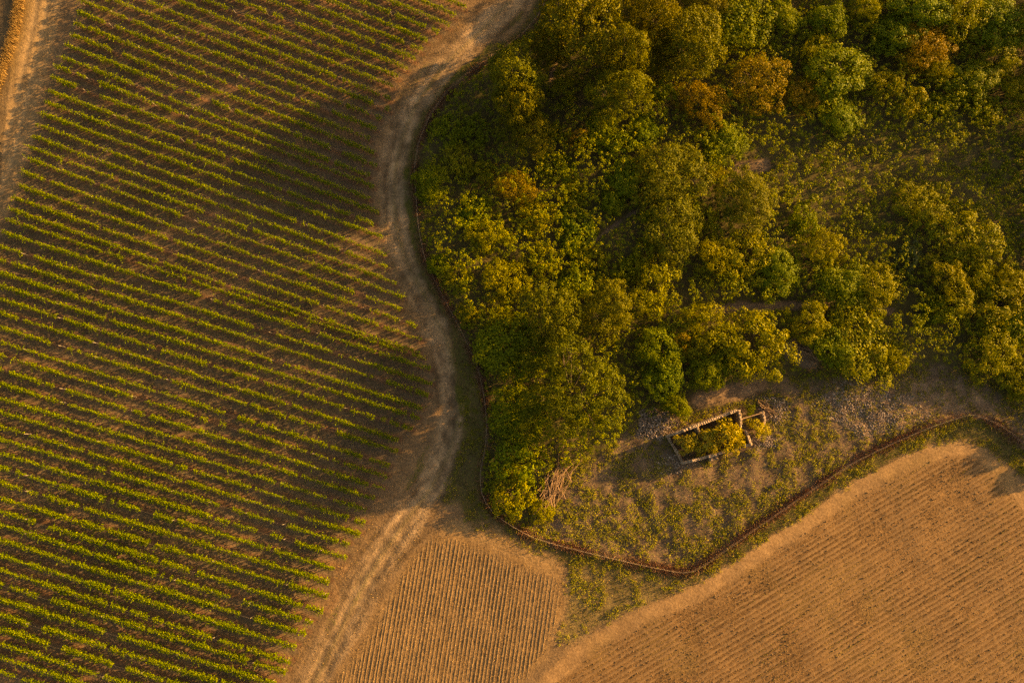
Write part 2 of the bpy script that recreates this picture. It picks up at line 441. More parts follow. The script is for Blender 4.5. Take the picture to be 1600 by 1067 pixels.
# wood floor and clearing
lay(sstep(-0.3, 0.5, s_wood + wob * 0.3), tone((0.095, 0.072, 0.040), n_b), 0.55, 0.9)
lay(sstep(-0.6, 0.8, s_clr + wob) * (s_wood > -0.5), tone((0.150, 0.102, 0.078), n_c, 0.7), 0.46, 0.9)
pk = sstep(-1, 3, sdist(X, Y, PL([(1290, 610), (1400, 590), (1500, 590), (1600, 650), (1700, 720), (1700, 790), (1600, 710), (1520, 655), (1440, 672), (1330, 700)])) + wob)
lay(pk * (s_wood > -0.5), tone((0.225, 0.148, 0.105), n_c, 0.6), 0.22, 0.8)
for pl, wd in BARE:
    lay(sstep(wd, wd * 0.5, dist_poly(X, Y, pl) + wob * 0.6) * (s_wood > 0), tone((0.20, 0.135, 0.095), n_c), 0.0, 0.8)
def streak(a, b, along, across, seed):
    p_, q_ = PL([a, b]); t_ = unit(q_ - p_)
    return fbm((X * t_[0] + Y * t_[1]) / along * across, -X * t_[1] + Y * t_[0], across, seed, 3)
st1 = streak((900, 1040), (1340, 785), 26, 1.6, 201)
st2 = streak((745, 870), (715, 1060), 14, 1.2, 211)
C *= (1 + (s_till > 1.5) * 0.55 * (st1 - 0.5) + (s_stub > 0) * 0.5 * (st2 - 0.5))[:, None]
green += (s_till > 2.5) * 0.30 * sstep(0.60, 0.75, st1)
# lengthwise streaks on the track
tl = np.concatenate([[0], np.cumsum(np.linalg.norm(np.diff(TRACK, axis=0), axis=1))])
bt = np.full(len(X), 1e9); ts = np.zeros(len(X)); to = np.zeros(len(X))
for k_ in range(0, len(TRACK) - 1):
    a_, b_ = TRACK[k_], TRACK[k_ + 1]; ab = b_ - a_; L_ = np.linalg.norm(ab)
    t_ = np.clip(((X - a_[0]) * ab[0] + (Y - a_[1]) * ab[1]) / L_ ** 2, 0, 1)
    dx_, dy_ = X - a_[0] - t_ * ab[0], Y - a_[1] - t_ * ab[1]
    d2 = dx_ * dx_ + dy_ * dy_
    m_ = d2 < bt
    bt[m_] = d2[m_]; ts[m_] = (tl[k_] + t_ * L_)[m_]; to[m_] = ((ab[0] * dy_ - ab[1] * dx_) / L_)[m_]
stt = fbm(ts / 7.0, to, 0.9, 221, 3)
onT = sstep(5.0, 3.0, d_track) * (s_vine < -0.3) * (s_stub < -0.3) * (s_wood < 0)
C *= (1 + onT * (1.3 * (stt - 0.5) + 0.5 * (n_c - 0.5)))[:, None]
green += onT * 0.35 * sstep(0.55, 0.72, fbm(ts / 5.0, to, 1.3, 231, 3))
Z = hgt(X, Y) + 0.10 * onT * (stt - 0.5) - 0.10 * ruts * (s_vine < 0) - 0.08 * ruts2 * left + 0.05 * (n_c - 0.5)
Z += 0.16 * np.exp(-(d_fence / 0.8) ** 2)                                       # low bank the fence stands on
Z += sstep(0, 1.5, s_wood) * (n_b - 0.5) * 0.7 - 0.10 * sstep(0.5, 1.2, s_vine) * np.cos(np.clip(d_row, 0, 1.1) / 1.1 * math.pi) * -1
def bil(a):
    A = a.reshape(ny, nx)
    def f(x, y):
        fx = np.clip((np.asarray(x, float) - GX0) / GS, 0, nx - 1.001); fy = np.clip((np.asarray(y, float) - GY0) / GS, 0, ny - 1.001)
        i = fx.astype(int); j = fy.astype(int); u = fx - i; v = fy - j
        return (A[j, i] * (1 - u) + A[j, i + 1] * u) * (1 - v) + (A[j + 1, i] * (1 - u) + A[j + 1, i + 1] * u) * v
    return f
gz = bil(Z); f_wood = bil(s_wood); f_clr = bil(s_clr); f_till = bil(s_till); f_stub = bil(s_stub); f_fence = bil(d_fence); f_vine = bil(s_vine); f_track = bil(d_track)
f_pk = bil(pk); f_verge = bil(verge + wedge + wed2)
idx = np.arange(nx * ny).reshape(ny, nx)
Q = np.stack([idx[:-1, :-1], idx[:-1, 1:], idx[1:, 1:], idx[1:, :-1]], -1).reshape(-1, 4)
zone = np.full(len(X), 1)
zone[(X < -55) & (d_ltr < 6)] = 2
zone[s_vine > 0] = 0
zone[s_stub > 0] = 3
zone[s_till > -1.5] = 4
zone[s_wood > 0] = 5
zq = zone[Q[:, 0]]
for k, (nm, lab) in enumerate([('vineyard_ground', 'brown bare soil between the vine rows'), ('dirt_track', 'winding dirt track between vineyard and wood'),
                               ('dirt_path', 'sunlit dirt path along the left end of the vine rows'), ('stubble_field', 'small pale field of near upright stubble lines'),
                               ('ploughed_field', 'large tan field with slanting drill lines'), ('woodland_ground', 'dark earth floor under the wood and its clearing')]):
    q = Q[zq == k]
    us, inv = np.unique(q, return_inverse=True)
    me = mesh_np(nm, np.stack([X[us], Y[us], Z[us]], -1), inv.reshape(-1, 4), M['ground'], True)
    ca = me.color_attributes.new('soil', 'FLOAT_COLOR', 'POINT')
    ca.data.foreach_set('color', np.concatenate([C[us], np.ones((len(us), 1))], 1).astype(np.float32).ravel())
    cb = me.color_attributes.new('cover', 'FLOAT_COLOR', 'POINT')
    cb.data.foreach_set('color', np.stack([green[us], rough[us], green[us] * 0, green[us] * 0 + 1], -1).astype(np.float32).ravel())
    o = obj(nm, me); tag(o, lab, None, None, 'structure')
# the land going on outside
M['land'] = plain_mat('outlying_land', [(0.35, (0.10, 0.09, 0.04)), (0.65, (0.26, 0.18, 0.10))], 0.02, 0.95, 0.2)
o = obj('ground', mesh_np('ground', np.array([(-3000, -3000, -1.4), (3000, -3000, -1.4), (3000, 3000, -1.4), (-3000, 3000, -1.4)]), np.array([[0, 1, 2, 3]]), M['land']))
tag(o, 'farmland going on beyond the picture', None, None, 'structure')

# ------------------------------------------------------------------ vine rows
def ordinal(n):
    return '%d%s' % (n, 'th' if 10 <= n % 100 <= 20 else {1: 'st', 2: 'nd', 3: 'rd'}.get(n % 10, 'th'))
pv, pf = tube([(0, 0, -0.3), (0, 0, 1.0), (0, 0, 1.85)], [0.05, 0.045, 0.04], 6)
POST = mesh_np('vine_post', pv, pf, M['post'])
STOCKS = []
for k in range(4):
    g = np.random.default_rng(40 + k)
    pts = np.array([(0, 0, -0.1), (g.normal(0, .04), g.normal(0, .04), 0.35), (g.normal(0, .07), g.normal(0, .07), 0.75), (g.normal(0, .1), g.normal(0, .1), 1.05)])
    v, f = tube(pts, [0.06, 0.05, 0.045, 0.03], 3)
    STOCKS.append(mesh_np('vine_stock', v, f, M['bark']))
for i, (a, b) in enumerate(ROWS_G):
    g = np.random.default_rng(1000 + i)
    L = np.linalg.norm(b - a); d = (b - a) / L; nrm = np.array([-d[1], d[0]])
    row = empty('vine_row', (a[0], a[1], 0))
    (lu, lv), (ru, rv) = ROWS[i]
    place = 'ending at the track' if rv < 1060 else 'leaving the picture at its bottom edge'
    tag(row, 'green trellised vine row, %s from the top, %s' % (ordinal(i + 1), place), 'vine row', 'rows of the vineyard')
    # gaps where vines are missing
    S = np.arange(0, L, 0.05)
    cov = np.ones(len(S))
    for _ in range(g.poisson(L / 9.0)):
        c = g.uniform(2, L - 1); w = g.choice([0.35, 0.6, 1.1, 2.2], p=[.4, .28, .2, .12])
        cov[np.abs(S - c) < w * 0.5] = 0
    vig = 0.55 + 1.0 * np.interp(S, np.linspace(0, L, max(3, int(L / 2.2))), g.random(max(3, int(L / 2.2))))
    lx = a[0] + d[0] * S; ly = a[1] + d[1] * S
    vig *= 0.75 + 0.55 * vnoise(lx, ly, 14, 77)
    vig *= 0.72 + 0.45 * sstep(10, -30, ly) 
    pr = cov * vig; pr /= pr.sum()
    n = int(99 * (cov * vig).sum() * 0.05)
    s = S[g.choice(len(S), n, p=pr)] + g.uniform(-.04, .04, n)
    vv = np.interp(s, S, vig)
    z = 0.60 + 1.30 * g.beta(2.4, 1.2, n)
    halfw = (0.15 + 0.22 * vv) * (0.75 + 0.4 * np.sin((z - 0.5) / 1.5 * math.pi))
    t = g.normal(0, 0.55, n) * halfw
    t += 0.10 * np.sin(s * 1.7 + i) * vnoise(s, s * 0, 1.0, i)
    Cn = np.stack([d[0] * s + nrm[0] * t, d[1] * s + nrm[1] * t, z], -1)
    Nn = np.stack([nrm[0] * np.sign(t) * 0.8, nrm[1] * np.sign(t) * 0.8, np.full(n, 0.35)], -1) + g.normal(0, .5, (n, 3))
    sz = g.uniform(0.15, 0.29, n)
    # free shoots sticking out of the canopy
    ns = int(L * 2.6)
    ss = S[g.choice(len(S), ns, p=pr)]
    az = g.uniform(0, 2 * math.pi, ns); le = g.uniform(0.35, 1.15, ns); upv = g.uniform(-0.15, 0.9, ns)
    k = np.linspace(0.15, 1, 7)
    dirs = unit(np.stack([np.cos(az), np.sin(az), upv], -1))
    base = np.stack([d[0] * ss, d[1] * ss, g.uniform(1.35, 1.8, ns)], -1)
    Cs = base[:, None] + dirs[:, None] * (le[:, None] * k)[:, :, None]
    Cs[:, :, 2] -= (0.25 * k ** 2)[None] * le[:, None]
    Cs = Cs.reshape(-1, 3) + g.normal(0, .035, (ns * 7, 3))
    Ns = np.tile(np.array([[0.3, 0.1, 0.4]]), (ns * 7, 1)) + g.normal(0, .5, (ns * 7, 3))
    zs = g.uniform(0.12, 0.21, ns * 7)
    Ca = np.vstack([Cn, Cs])
    Ca[:, 2] += gz(a[0] + Ca[:, 0], a[1] + Ca[:, 1])
    V, F = leaf_mesh(Ca, np.vstack([Nn, Ns]), np.concatenate([sz, zs]), 0.8, g)
    fo = obj('foliage', mesh_np('foliage', V, F, M['vine']), row); fo['kind'] = 'stuff'
    # posts
    for q in np.append(np.arange(0.05, L - 2, 6.2), L - 0.7):
        x, y = d * q
        o = obj('post', POST, row, (x, y, float(gz(a[0] + x, a[1] + y))))
        o.rotation_euler = (g.normal(0, .03), g.normal(0, .03), 0)
    # vine stocks joined in one part
    q = np.arange(0.5, L, 1.0)
    parts = []
    for x in q:
        if cov[min(len(S) - 1, int(x / 0.05))] == 0: continue
        me = STOCKS[g.integers(4)]
        vs_ = np.empty(len(me.vertices) * 3, np.float32); me.vertices.foreach_get('co', vs_)
        fs_ = np.empty(len(me.polygons) * 4, np.int32); me.loops.foreach_get('vertex_index', fs_)
        vs_ = vs_.reshape(-1, 3) + np.array([d[0] * x, d[1] * x, float(gz(a[0] + d[0] * x, a[1] + d[1] * x))])
        parts.append((vs_, fs_.reshape(-1, 4)))
    if parts:
        V, F = join(parts)
        o = obj('vine_stocks', mesh_np('vine_stocks', V, F, M['bark']), row); o['kind'] = 'stuff'
    # one trellis wire
    q = np.linspace(0, L, max(3, int(L / 5)))
    pw = np.stack([d[0] * q, d[1] * q, gz(a[0] + d[0] * q, a[1] + d[1] * q) + 1.8], -1)
    v, f = tube(pw, np.full(len(q), 0.006), 3)
    obj('wire', mesh_np('wire', v, f, M['wire']), row)

# ------------------------------------------------------------------ trees and shrubs
def make_crown(g, r, z0, z1, nleaf, leaf, nlobe=14, lobe=(0.28, 0.46), tuft=0.22, flat=1.0, per=14):
    """leafy crown of tufts spread over uneven lobes; r radius, from z0 to z1"""
    hc = (z1 - z0) * 0.5; zc = (z0 + z1) * 0.5
    cs, rs = [], []
    for k in range(nlobe):
        a = 2.4 * k + g.uniform(-.5, .5)
        q = (k + 0.6) / nlobe
        rad = math.sqrt(q) * 0.80 * r * g.uniform(.75, 1.12)
        lr = g.uniform(*lobe) * r * (1.0 if k else 1.25)
        zz = zc + hc * (0.58 - 0.95 * q + g.uniform(-.42, .42))
        cs.append((rad * math.cos(a), rad * math.sin(a), zz)); rs.append(lr)
    cs = np.array(cs); rs = np.array(rs)
    nt = max(8, nleaf // per)
    li = g.choice(len(rs), nt * 2, p=rs ** 2 / (rs ** 2).sum())
    dr = unit(g.normal(size=(nt * 2, 3)) + np.array([0, 0, 0.35]))
    tc = cs[li] + dr * (rs[li] * g.uniform(0.72, 1.06, nt * 2))[:, None] * np.array([1, 1, min(1.0, hc / r * 1.35) * flat])
    dd = np.linalg.norm(tc[:, None] - cs[None], axis=2) / rs[None]
    keep = (dd.min(1) > 0.70) & (tc[:, 2] > z0 - 0.1)
    tc = tc[keep][:nt]; dr = dr[keep][:nt]
    nt = len(tc)
    od = unit(g.normal(size=(nt * per, 3)) + 0.5 * np.repeat(dr, per, 0))
    tr_ = np.repeat(tuft * g.uniform(0.7, 1.35, nt), per)
    Cc = np.repeat(tc, per, 0) + od * (tr_ * g.uniform(0.65, 1.12, nt * per))[:, None] * np.array([1.1, 1.1, 0.85])
    N = od * 0.8 + np.repeat(dr, per, 0) * 0.35 + np.array([0, 0, 0.1]) + g.normal(0, .38, (nt * per, 3))
    Cc[:, 2] = np.maximum(Cc[:, 2], 0.05)
    V, F = leaf_mesh(Cc, N, g.uniform(0.7, 1.25, nt * per) * leaf, 0.66, g)
    return V, F, cs, rs

def make_trunk(g, r, z0, z1, cs, rad, nl=7):
    top = np.array([g.normal(0, .12), g.normal(0, .12), z0 + (z1 - z0) * 0.45])
    fork = np.array([g.normal(0, .1), g.normal(0, .1), max(0.4, z0 * 0.9)])
    parts = [tube([(0, 0, -0.5), (0, 0, 0.15), fork, top], [rad * 1.35, rad, rad * 0.8, rad * 0.35], 8)]
    for k in g.choice(len(cs), min(nl, len(cs)), replace=False):
        e = cs[k]; mid = fork * 0.5 + e * 0.5 + np.array([0, 0, 0.25])
        parts.append(tube([fork - np.array([0, 0, 0.1]), mid, e], [rad * 0.55, rad * 0.36, rad * 0.14], 5))
        for _ in range(2):
            q = e + unit(g.normal(size=3) + np.array([0, 0, .5])) * r * 0.22
            parts.append(tube([mid * 0.4 + e * 0.6, q], [rad * 0.22, rad * 0.06], 4))
    return join(parts)

VAR = {}
def variant(key, mat, count, seed, r, z0, z1, nleaf, leaf, nlobe, lobe, tuft, rad, per=14):
    VAR[key] = []
    for k in range(count):
        g = np.random.default_rng(seed + k)
        V, F, cs, rs = make_crown(g, r, z0, z1, nleaf, leaf, nlobe, lobe, tuft, 1.0, per)
        ext = np.percentile(np.linalg.norm(V[:, :2], axis=1), 96)
        tv, tf = make_trunk(g, r, z0, z1, cs, rad)
        VAR[key].append((mesh_np('crown', V, F, mat), mesh_np('trunk', tv, tf, M['bark']), ext, z1))
variant('oak', M['oak'], 6, 100, 5.0, 2.6, 9.0, 12500, 0.235, 22, (0.22, 0.38), 0.55, 0.26, 44)
variant('green', M['green'], 5, 200, 4.0, 1.8, 7.0, 8500, 0.27, 17, (0.22, 0.40), 0.52, 0.18, 36)
variant('amber', M['amber'], 3, 300, 4.0, 1.2, 6.0, 9500, 0.19, 17, (0.22, 0.40), 0.45, 0.16, 44)
variant('gold', M['gold'], 4, 400, 3.4, 0.7, 4.2, 8000, 0.19, 16, (0.22, 0.40), 0.42, 0.12, 40)
variant('shrub', M['green'], 4, 500, 2.0, 0.2, 2.6, 2400, 0.21, 11, (0.24, 0.42), 0.34, 0.06, 30)
variant('goldshrub', M['gold'], 4, 600, 2.0, 0.2, 2.4, 2600, 0.18, 11, (0.24, 0.42), 0.32, 0.05, 30)
variant('ambershrub', M['amber'], 2, 700, 2.0, 0.2, 2.4, 2600, 0.17, 11, (0.24, 0.42), 0.32, 0.05, 30)
variant('sage', M['sage'], 1, 800, 2.0, 0.2, 2.2, 2200, 0.20, 11, (0.24, 0.42), 0.32, 0.05, 30)
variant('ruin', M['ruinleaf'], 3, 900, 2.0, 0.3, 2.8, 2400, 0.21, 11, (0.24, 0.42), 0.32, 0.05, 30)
variant('bigoak', M['deepoak'], 1, 953, 9.2, 3.0, 11.5, 42000, 0.26, 38, (0.20, 0.31), 0.60, 0.45, 48)

LOOK = {'oak': ('oak_tree', 'olive brown oak', 'tree'), 'bigoak': ('oak_tree', 'dark green round oak', 'tree'), 'green': ('broadleaf_tree', 'green broadleaf tree', 'tree'),
        'amber': ('amber_tree', 'amber feathery tree', 'tree'), 'gold': ('golden_tree', 'golden bushy tree', 'tree'), 'shrub': ('green_shrub', 'green leafy shrub', 'shrub'),
        'goldshrub': ('golden_shrub', 'golden olive shrub', 'shrub'), 'ambershrub': ('amber_shrub', 'amber shrub', 'shrub'), 'sage': ('grey_shrub', 'grey green shrub', 'shrub'),
        'ruin': ('bramble_bush', 'sunlit golden bramble bush', 'bush')}
# crown centre in the photo (px), crown radius (px), height (m), kind
TREES = [
 (893, 612, 92, 11.5, 'bigoak'), (866, 492, 50, 9.0, 'oak'), (954, 484, 44, 7.5, 'oak'), (1020, 452, 42, 6.5, 'gold'), (940, 200, 26, 4.5, 'green'), (880, 140, 26, 5.0, 'gold'), (852, 78, 36, 9.0, 'oak'),
 (909, 33, 58, 15.0, 'oak'), (981, 92, 42, 13.0, 'oak'), (969, 150, 44, 12.5, 'oak'), (804, 122, 46, 12.5, 'oak'), (810, 168, 42, 11.0, 'oak'), (828, 212, 38, 8.0, 'oak'),
 (1020, 30, 42, 12.0, 'oak'), (1080, 62, 54, 11.0, 'oak'), (1108, 16, 36, 8.0, 'oak'), (1050, 84, 34, 7.0, 'oak'),
 (1098, 160, 37, 7.0, 'amber'), (804, 294, 30, 4.5, 'amber'), (901, 219, 17, 3.5, 'ambershrub'), (867, 207, 14, 3.2, 'goldshrub'), (755, 268, 22, 3.0, 'goldshrub'),
 (960, 226, 30, 4.0, 'shrub'), (1035, 146, 22, 3.5, 'shrub'), (975, 276, 24, 4.5, 'green'), (1047, 270, 46, 5.5, 'oak'), (1119, 281, 24, 5.0, 'gold'),
 (671, 288, 25, 4.5, 'green'), (686, 414, 18, 3.6, 'green'), (714, 434, 21, 2.8, 'goldshrub'), (735, 490, 20, 2.6, 'goldshrub'),
 (1165, 36, 42, 7.5, 'green'), (1189, 126, 55, 8.5, 'amber'), (1252, 150, 25, 4.5, 'amber'), (1294, 30, 34, 7.0, 'green'), (1270, 74, 26, 5.5, 'gold'),
 (1306, 112, 48, 7.0, 'green'), (1225, 30, 28, 5.5, 'green'), (1350, 18, 32, 6.0, 'gold'), (1437, 16, 46, 8.0, 'green'), (1504, 16, 44, 7.5, 'gold'), (1400, 55, 30, 6.0, 'green'),
 (1447, 75, 38, 7.0, 'amber'), (1384, 130, 27, 5.0, 'gold'), (1426, 160, 26, 3.8, 'goldshrub'), (1465, 110, 30, 5.0, 'gold'), (1519, 126, 38, 5.0, 'green'),
 (1564, 90, 34, 6.0, 'gold'), (1561, 38, 36, 7.0, 'green'), (1590, 144, 25, 4.5, 'gold'), (1470, 165, 26, 3.0, 'shrub'), (1540, 175, 26, 2.8, 'goldshrub'),
 (1315, 184, 26, 4.0, 'green'), (1171, 318, 48, 7.0, 'oak'), (1513, 362, 52, 7.0, 'gold'), (1288, 392, 36, 5.0, 'gold'),
 (1255, 346, 22, 3.8, 'shrub'), (1315, 440, 40, 5.0, 'green'), (1366, 448, 34, 4.5, 'gold'),
 (1166, 402, 38, 5.5, 'gold'), (1214, 424, 30, 4.5, 'green'), (1444, 318, 34, 4.0, 'gold'), (1420, 402, 25, 2.6, 'sage'), 
 (1480, 436, 42, 5.5, 'gold'), (1527, 430, 30, 5.0, 'gold'), (1459, 492, 28, 3.6, 'shrub'), (1495, 476, 34, 4.8, 'gold'), (1570, 474, 40, 6.0, 'gold'), (1578, 438, 28, 5.0, 'gold'),
 (1555, 544, 44, 5.5, 'gold'), (1592, 508, 30, 5.0, 'green'), (1596, 575, 32, 4.0, 'gold'), (1590, 612, 18, 2.0, 'goldshrub'),
 (1176, 538, 60, 8.0, 'gold'), (1350, 540, 64, 5.6, 'gold'), (1268, 500, 32, 5.0, 'gold'), (1300, 545, 34, 5.5, 'green'), (1398, 565, 26, 3.5, 'goldshrub'),
 (765, 370, 38, 5.0, 'gold'), (786, 442, 38, 5.0, 'gold'), (798, 545, 48, 5.5, 'green'), (740, 330, 26, 2.8, 'shrub'), (835, 340, 28, 3.0, 'goldshrub'),
 (1031, 545, 30, 5.5, 'green'), (1060, 538, 22, 4.5, 'ambershrub'), (1109, 580, 28, 5.0, 'green'), (1101, 512, 44, 6.5, 'gold'), (1050, 360, 42, 5.5, 'oak'), (1098, 344, 22, 3.5, 'gold'),
 (1112, 408, 34, 5.0, 'gold'), (978, 422, 22, 3.0, 'shrub'), (957, 316, 18, 3.2, 'green'), (900, 360, 34, 2.2, 'shrub'), (894, 300, 26, 2.6, 'goldshrub'), (925, 405, 30, 2.2, 'goldshrub'),
 (1036, 594, 34, 5.0, 'green'), (1058, 633, 20, 3.5, 'green'), (812, 716, 42, 4.0, 'shrub'), (800, 765, 36, 3.0, 'goldshrub'), (810, 650, 40, 4.0, 'green'), (846, 798, 18, 1.8, 'goldshrub'),
 (1005, 395, 24, 2.6, 'goldshrub'), (850, 405, 32, 3.2, 'goldshrub'), (715, 250, 26, 2.8, 'goldshrub'), (700, 205, 22, 2.6, 'shrub'), (740, 205, 30, 3.2, 'shrub'), (1010, 205, 28, 3.5, 'green'), (1130, 225, 32, 4.2, 'green'),
 (870, 262, 26, 2.8, 'shrub'), (1015, 320, 22, 2.8, 'goldshrub'), (780, 500, 26, 2.4, 'goldshrub'), (900, 440, 26, 3.2, 'shrub'),
]
# the wood goes on beyond the right edge of the picture and shades the meadow there
OFF = [(1640, 30, 44, 6.0, 'green'), (1668, 110, 46, 6.0, 'gold'), (1690, 190, 50, 7.2, 'oak'), (1722, 250, 50, 8.0, 'oak'), (1700, 320, 50, 6.8, 'oak'), (1690, 390, 46, 5.0, 'green'),
       (1655, 470, 40, 4.5, 'gold'), (1720, 560, 40, 4.0, 'gold'), (1665, 672, 22, 3.4, 'gold'), (1680, 720, 18, 3.0, 'green'), (1060, -45, 48, 6.5, 'oak'), (950, -45, 46, 6.0, 'oak'),
       (1250, -45, 46, 5.5, 'green'), (1400, -50, 46, 5.5, 'green'), (1540, -50, 46, 5.5, 'gold')]
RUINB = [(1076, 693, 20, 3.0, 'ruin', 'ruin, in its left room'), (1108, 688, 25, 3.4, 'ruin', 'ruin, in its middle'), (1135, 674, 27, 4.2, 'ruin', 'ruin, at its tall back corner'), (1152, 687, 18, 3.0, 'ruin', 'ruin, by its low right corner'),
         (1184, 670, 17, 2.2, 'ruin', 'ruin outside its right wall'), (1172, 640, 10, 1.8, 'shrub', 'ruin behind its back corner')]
def size_word(rm):
    return 'tiny' if rm < 1.7 else 'small' if rm < 2.6 else 'medium' if rm < 3.8 else 'large' if rm < 5.5 else 'huge'
def place_tree(u, v, rp, h, key, where=None, off=False, rank=0, n=[0]):
    n[0] += 1
    g = np.random.default_rng(5000 + n[0])
    zc = h * 0.62
    x, y = P(u, v, zc)
    c, s = math.cos(TILT), math.sin(TILT)
    dy = (533.5 - v) / FPX
    rm = rp / FPX * (H - zc) / (c - dy * s)
    nm, look, cat = LOOK[key]
    cr, tr, ext, z1 = VAR[key][g.integers(len(VAR[key]))]
    e = empty(nm, (x, y, float(gz(x, y)) - 0.05))
    e.rotation_euler = (0, 0, g.uniform(0, 6.28))
    k = rm / ext
    e.scale = (k * g.uniform(.82, 1.28), k * g.uniform(.82, 1.28), h / z1) if key != 'bigoak' else (k, k, h / z1)
    obj('crown', cr, e); obj('trunk', tr, e)
    if where: lab = '%s growing in the %s' % (look, where)
    elif off: lab = '%s just beyond the %s edge of the picture, %s from the %s' % (look, 'right' if u > 1600 else 'top', WORDS[rank], 'top' if u > 1600 else 'left')
    else:
        zone_ = 'along the top edge' if v < 60 else 'in the upper wood' if v < 250 else 'in the middle wood' if v < 440 else 'in the lower wood'
        lab = '%s %s %s, %s of its kind from the left' % (size_word(rm), look, zone_, WORDS[rank])
    tag(e, lab, cat, 'trees of the wood' if cat == 'tree' else 'shrubs of the wood')
    return e
ONES = 'first second third fourth fifth sixth seventh eighth ninth tenth eleventh twelfth thirteenth fourteenth fifteenth sixteenth seventeenth eighteenth nineteenth'.split()
WORDS = ONES + ['twentieth'] + ['twenty ' + w for w in ONES[:9]] + ['thirtieth'] + ['thirty ' + w for w in ONES[:9]] + ['fortieth'] + ['forty ' + w for w in ONES[:9]]
TREES = [(u, v, rp * (1.0 if key == 'bigoak' else 1.08), (h if (u < 1085 and v < 640 and key in ('oak', 'bigoak')) else min(h, 1.0 + 0.55 * h)), key) for u, v, rp, h, key in TREES]
for t in TREES:
    same = sorted(q[0] + q[1] * 1e-4 for q in TREES if LOOK[q[4]][1] == LOOK[t[4]][1])
    place_tree(*t, rank=same.index(t[0] + t[1] * 1e-4))
for t in OFF:
    same = sorted(q[1] if t[0] > 1600 else q[0] for q in OFF if (q[0] > 1600) == (t[0] > 1600))
    place_tree(*t, off=True, rank=same.index(t[1] if t[0] > 1600 else t[0]))
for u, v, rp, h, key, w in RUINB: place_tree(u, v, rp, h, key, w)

# ------------------------------------------------------------------ undergrowth: brambles and saplings covering the wood floor
def scatter(n, mask, g, box=None):
    b = box or (GX0 + 1, GX1 - 1, GY0 + 1, GY1 - 1)
    x = g.uniform(b[0], b[1], n); y = g.uniform(b[2], b[3], n)
    k = mask(x, y)
    k = g.random(n) < k
    return x[k], y[k]
bare_d = np.full(len(X), 9.0)
for pl, wd in BARE: bare_d = np.minimum(bare_d, dist_poly(X, Y, pl) / wd)
f_bare = bil(bare_d)
g = np.random.default_rng(61)
def und_mask(x, y):
    return (f_wood(x, y) > 0.4) * (f_clr(x, y) < -0.3) * sstep(0.75, 1.3, f_bare(x, y)) * (0.65 + 0.35 * sstep(0.3, 0.55, fbm(x, y, 4, 71)))
def und_h(x, y):
    h = 1.2 + 2.6 * np.clip(fbm(x, y, 6.0, 81) - 0.25, 0, 1) + 1.5 * vnoise(x, y, 1.8, 85) * (0.3 + vnoise(x, y, 5.0, 86))
    me_ = sstep(0, 4, sdist(x, y, PL([(1420, 270), (1500, 215), (1600, 180), (1700, 200), (1700, 440), (1560, 420), (1540, 320), (1470, 290)])))
    sc_ = sstep(0, 5, sdist(x, y, PL([(1190, 190), (1330, 185), (1440, 200), (1470, 300), (1400, 400), (1290, 410), (1200, 380), (1160, 280)])))
    h = h * (1 - 0.62 * sc_) + 0.5 * sc_ * vnoise(x, y, 1.0, 89)
    h = h * (1 - me_) + me_ * (0.25 + 0.45 * vnoise(x, y, 1.8, 88))
    return h * (0.25 + 0.75 * sstep(0.4, 3.5, f_wood(x, y))) * (0.3 + 0.7 * sstep(0.8, 2.2, f_bare(x, y))) * (0.4 + 0.6 * sstep(-0.3, -3.0, f_clr(x, y)))
x, y = scatter(31000, und_mask, g, (-20, 102, -20, 85))
per = 20
e_ = 0.25
h0 = und_h(x, y)
nx_ = -(und_h(x + e_, y) - h0) / e_; ny_ = -(und_h(x, y + e_) - h0) / e_
dn = np.repeat(unit(np.stack([nx_, ny_, np.full(len(x), 0.6)], -1)), per, 0)
n = len(x) * per
od = unit(g.normal(size=(n, 3)) + 0.5 * dn)
tr_ = np.repeat(g.uniform(0.22, 0.54, len(x)), per)
Cc = np.stack([np.repeat(x, per), np.repeat(y, per), np.repeat(gz(x, y) + h0 * g.uniform(0.60, 1.15, len(x)), per)], -1) + od * (tr_ * g.uniform(0.65, 1.1, n))[:, None]
Cc[:, 2] = np.maximum(Cc[:, 2], gz(Cc[:, 0], Cc[:, 1]) + 0.03)
V, F = leaf_mesh(Cc, od * 0.8 + dn * 0.3 + g.normal(0, .38, (n, 3)), g.uniform(0.17, 0.31, n), 0.66, g)
o = obj('undergrowth', mesh_np('undergrowth', V, F, M['under'])); tag(o, 'tangled olive brambles and saplings covering the floor of the wood', 'undergrowth', None, 'stuff')

# weeds in the clearing and on the grass wedges
g = np.random.default_rng(62)
def weed_mask(x, y):
    a = (f_clr(x, y) > -0.5) * (f_wood(x, y) > 0.5) * sstep(0.34, 0.54, fbm(x, y, 1.5, 91) + 0.35 * (fbm(x, y, 9, 93) - 0.5)) * sstep(0.75, 1.2, f_bare(x, y))
    a = a * (1 - 0.6 * f_pk(x, y))
    b = 0.75 * np.clip(f_verge(x, y), 0, 1) * sstep(0.42, 0.58, fbm(x, y, 2.0, 95))
    return np.clip(a + b, 0, 1)
x, y = scatter(135000, weed_mask, g, (-25, 95, -52, 12))
ruin_poly = PL([(1040, 675), (1160, 635), (1205, 640), (1180, 700), (1066, 730)])
k = ~inside(x, y, ruin_poly); x, y = x[k], y[k]
m = 6
hx = np.repeat(x, m) + g.normal(0, .13, len(x) * m); hy = np.repeat(y, m) + g.normal(0, .13, len(x) * m)
hz = gz(hx, hy) + np.repeat(0.08 + 0.34 * g.random(len(x)) ** 1.8, m) * g.uniform(0.2, 1.0, len(x) * m)
V, F = leaf_mesh(np.stack([hx, hy, hz], -1), np.array([[0.5, 0.15, 0.5]]) + g.normal(0, .5, (len(hx), 3)), g.uniform(0.09, 0.20, len(hx)), 0.6, g)
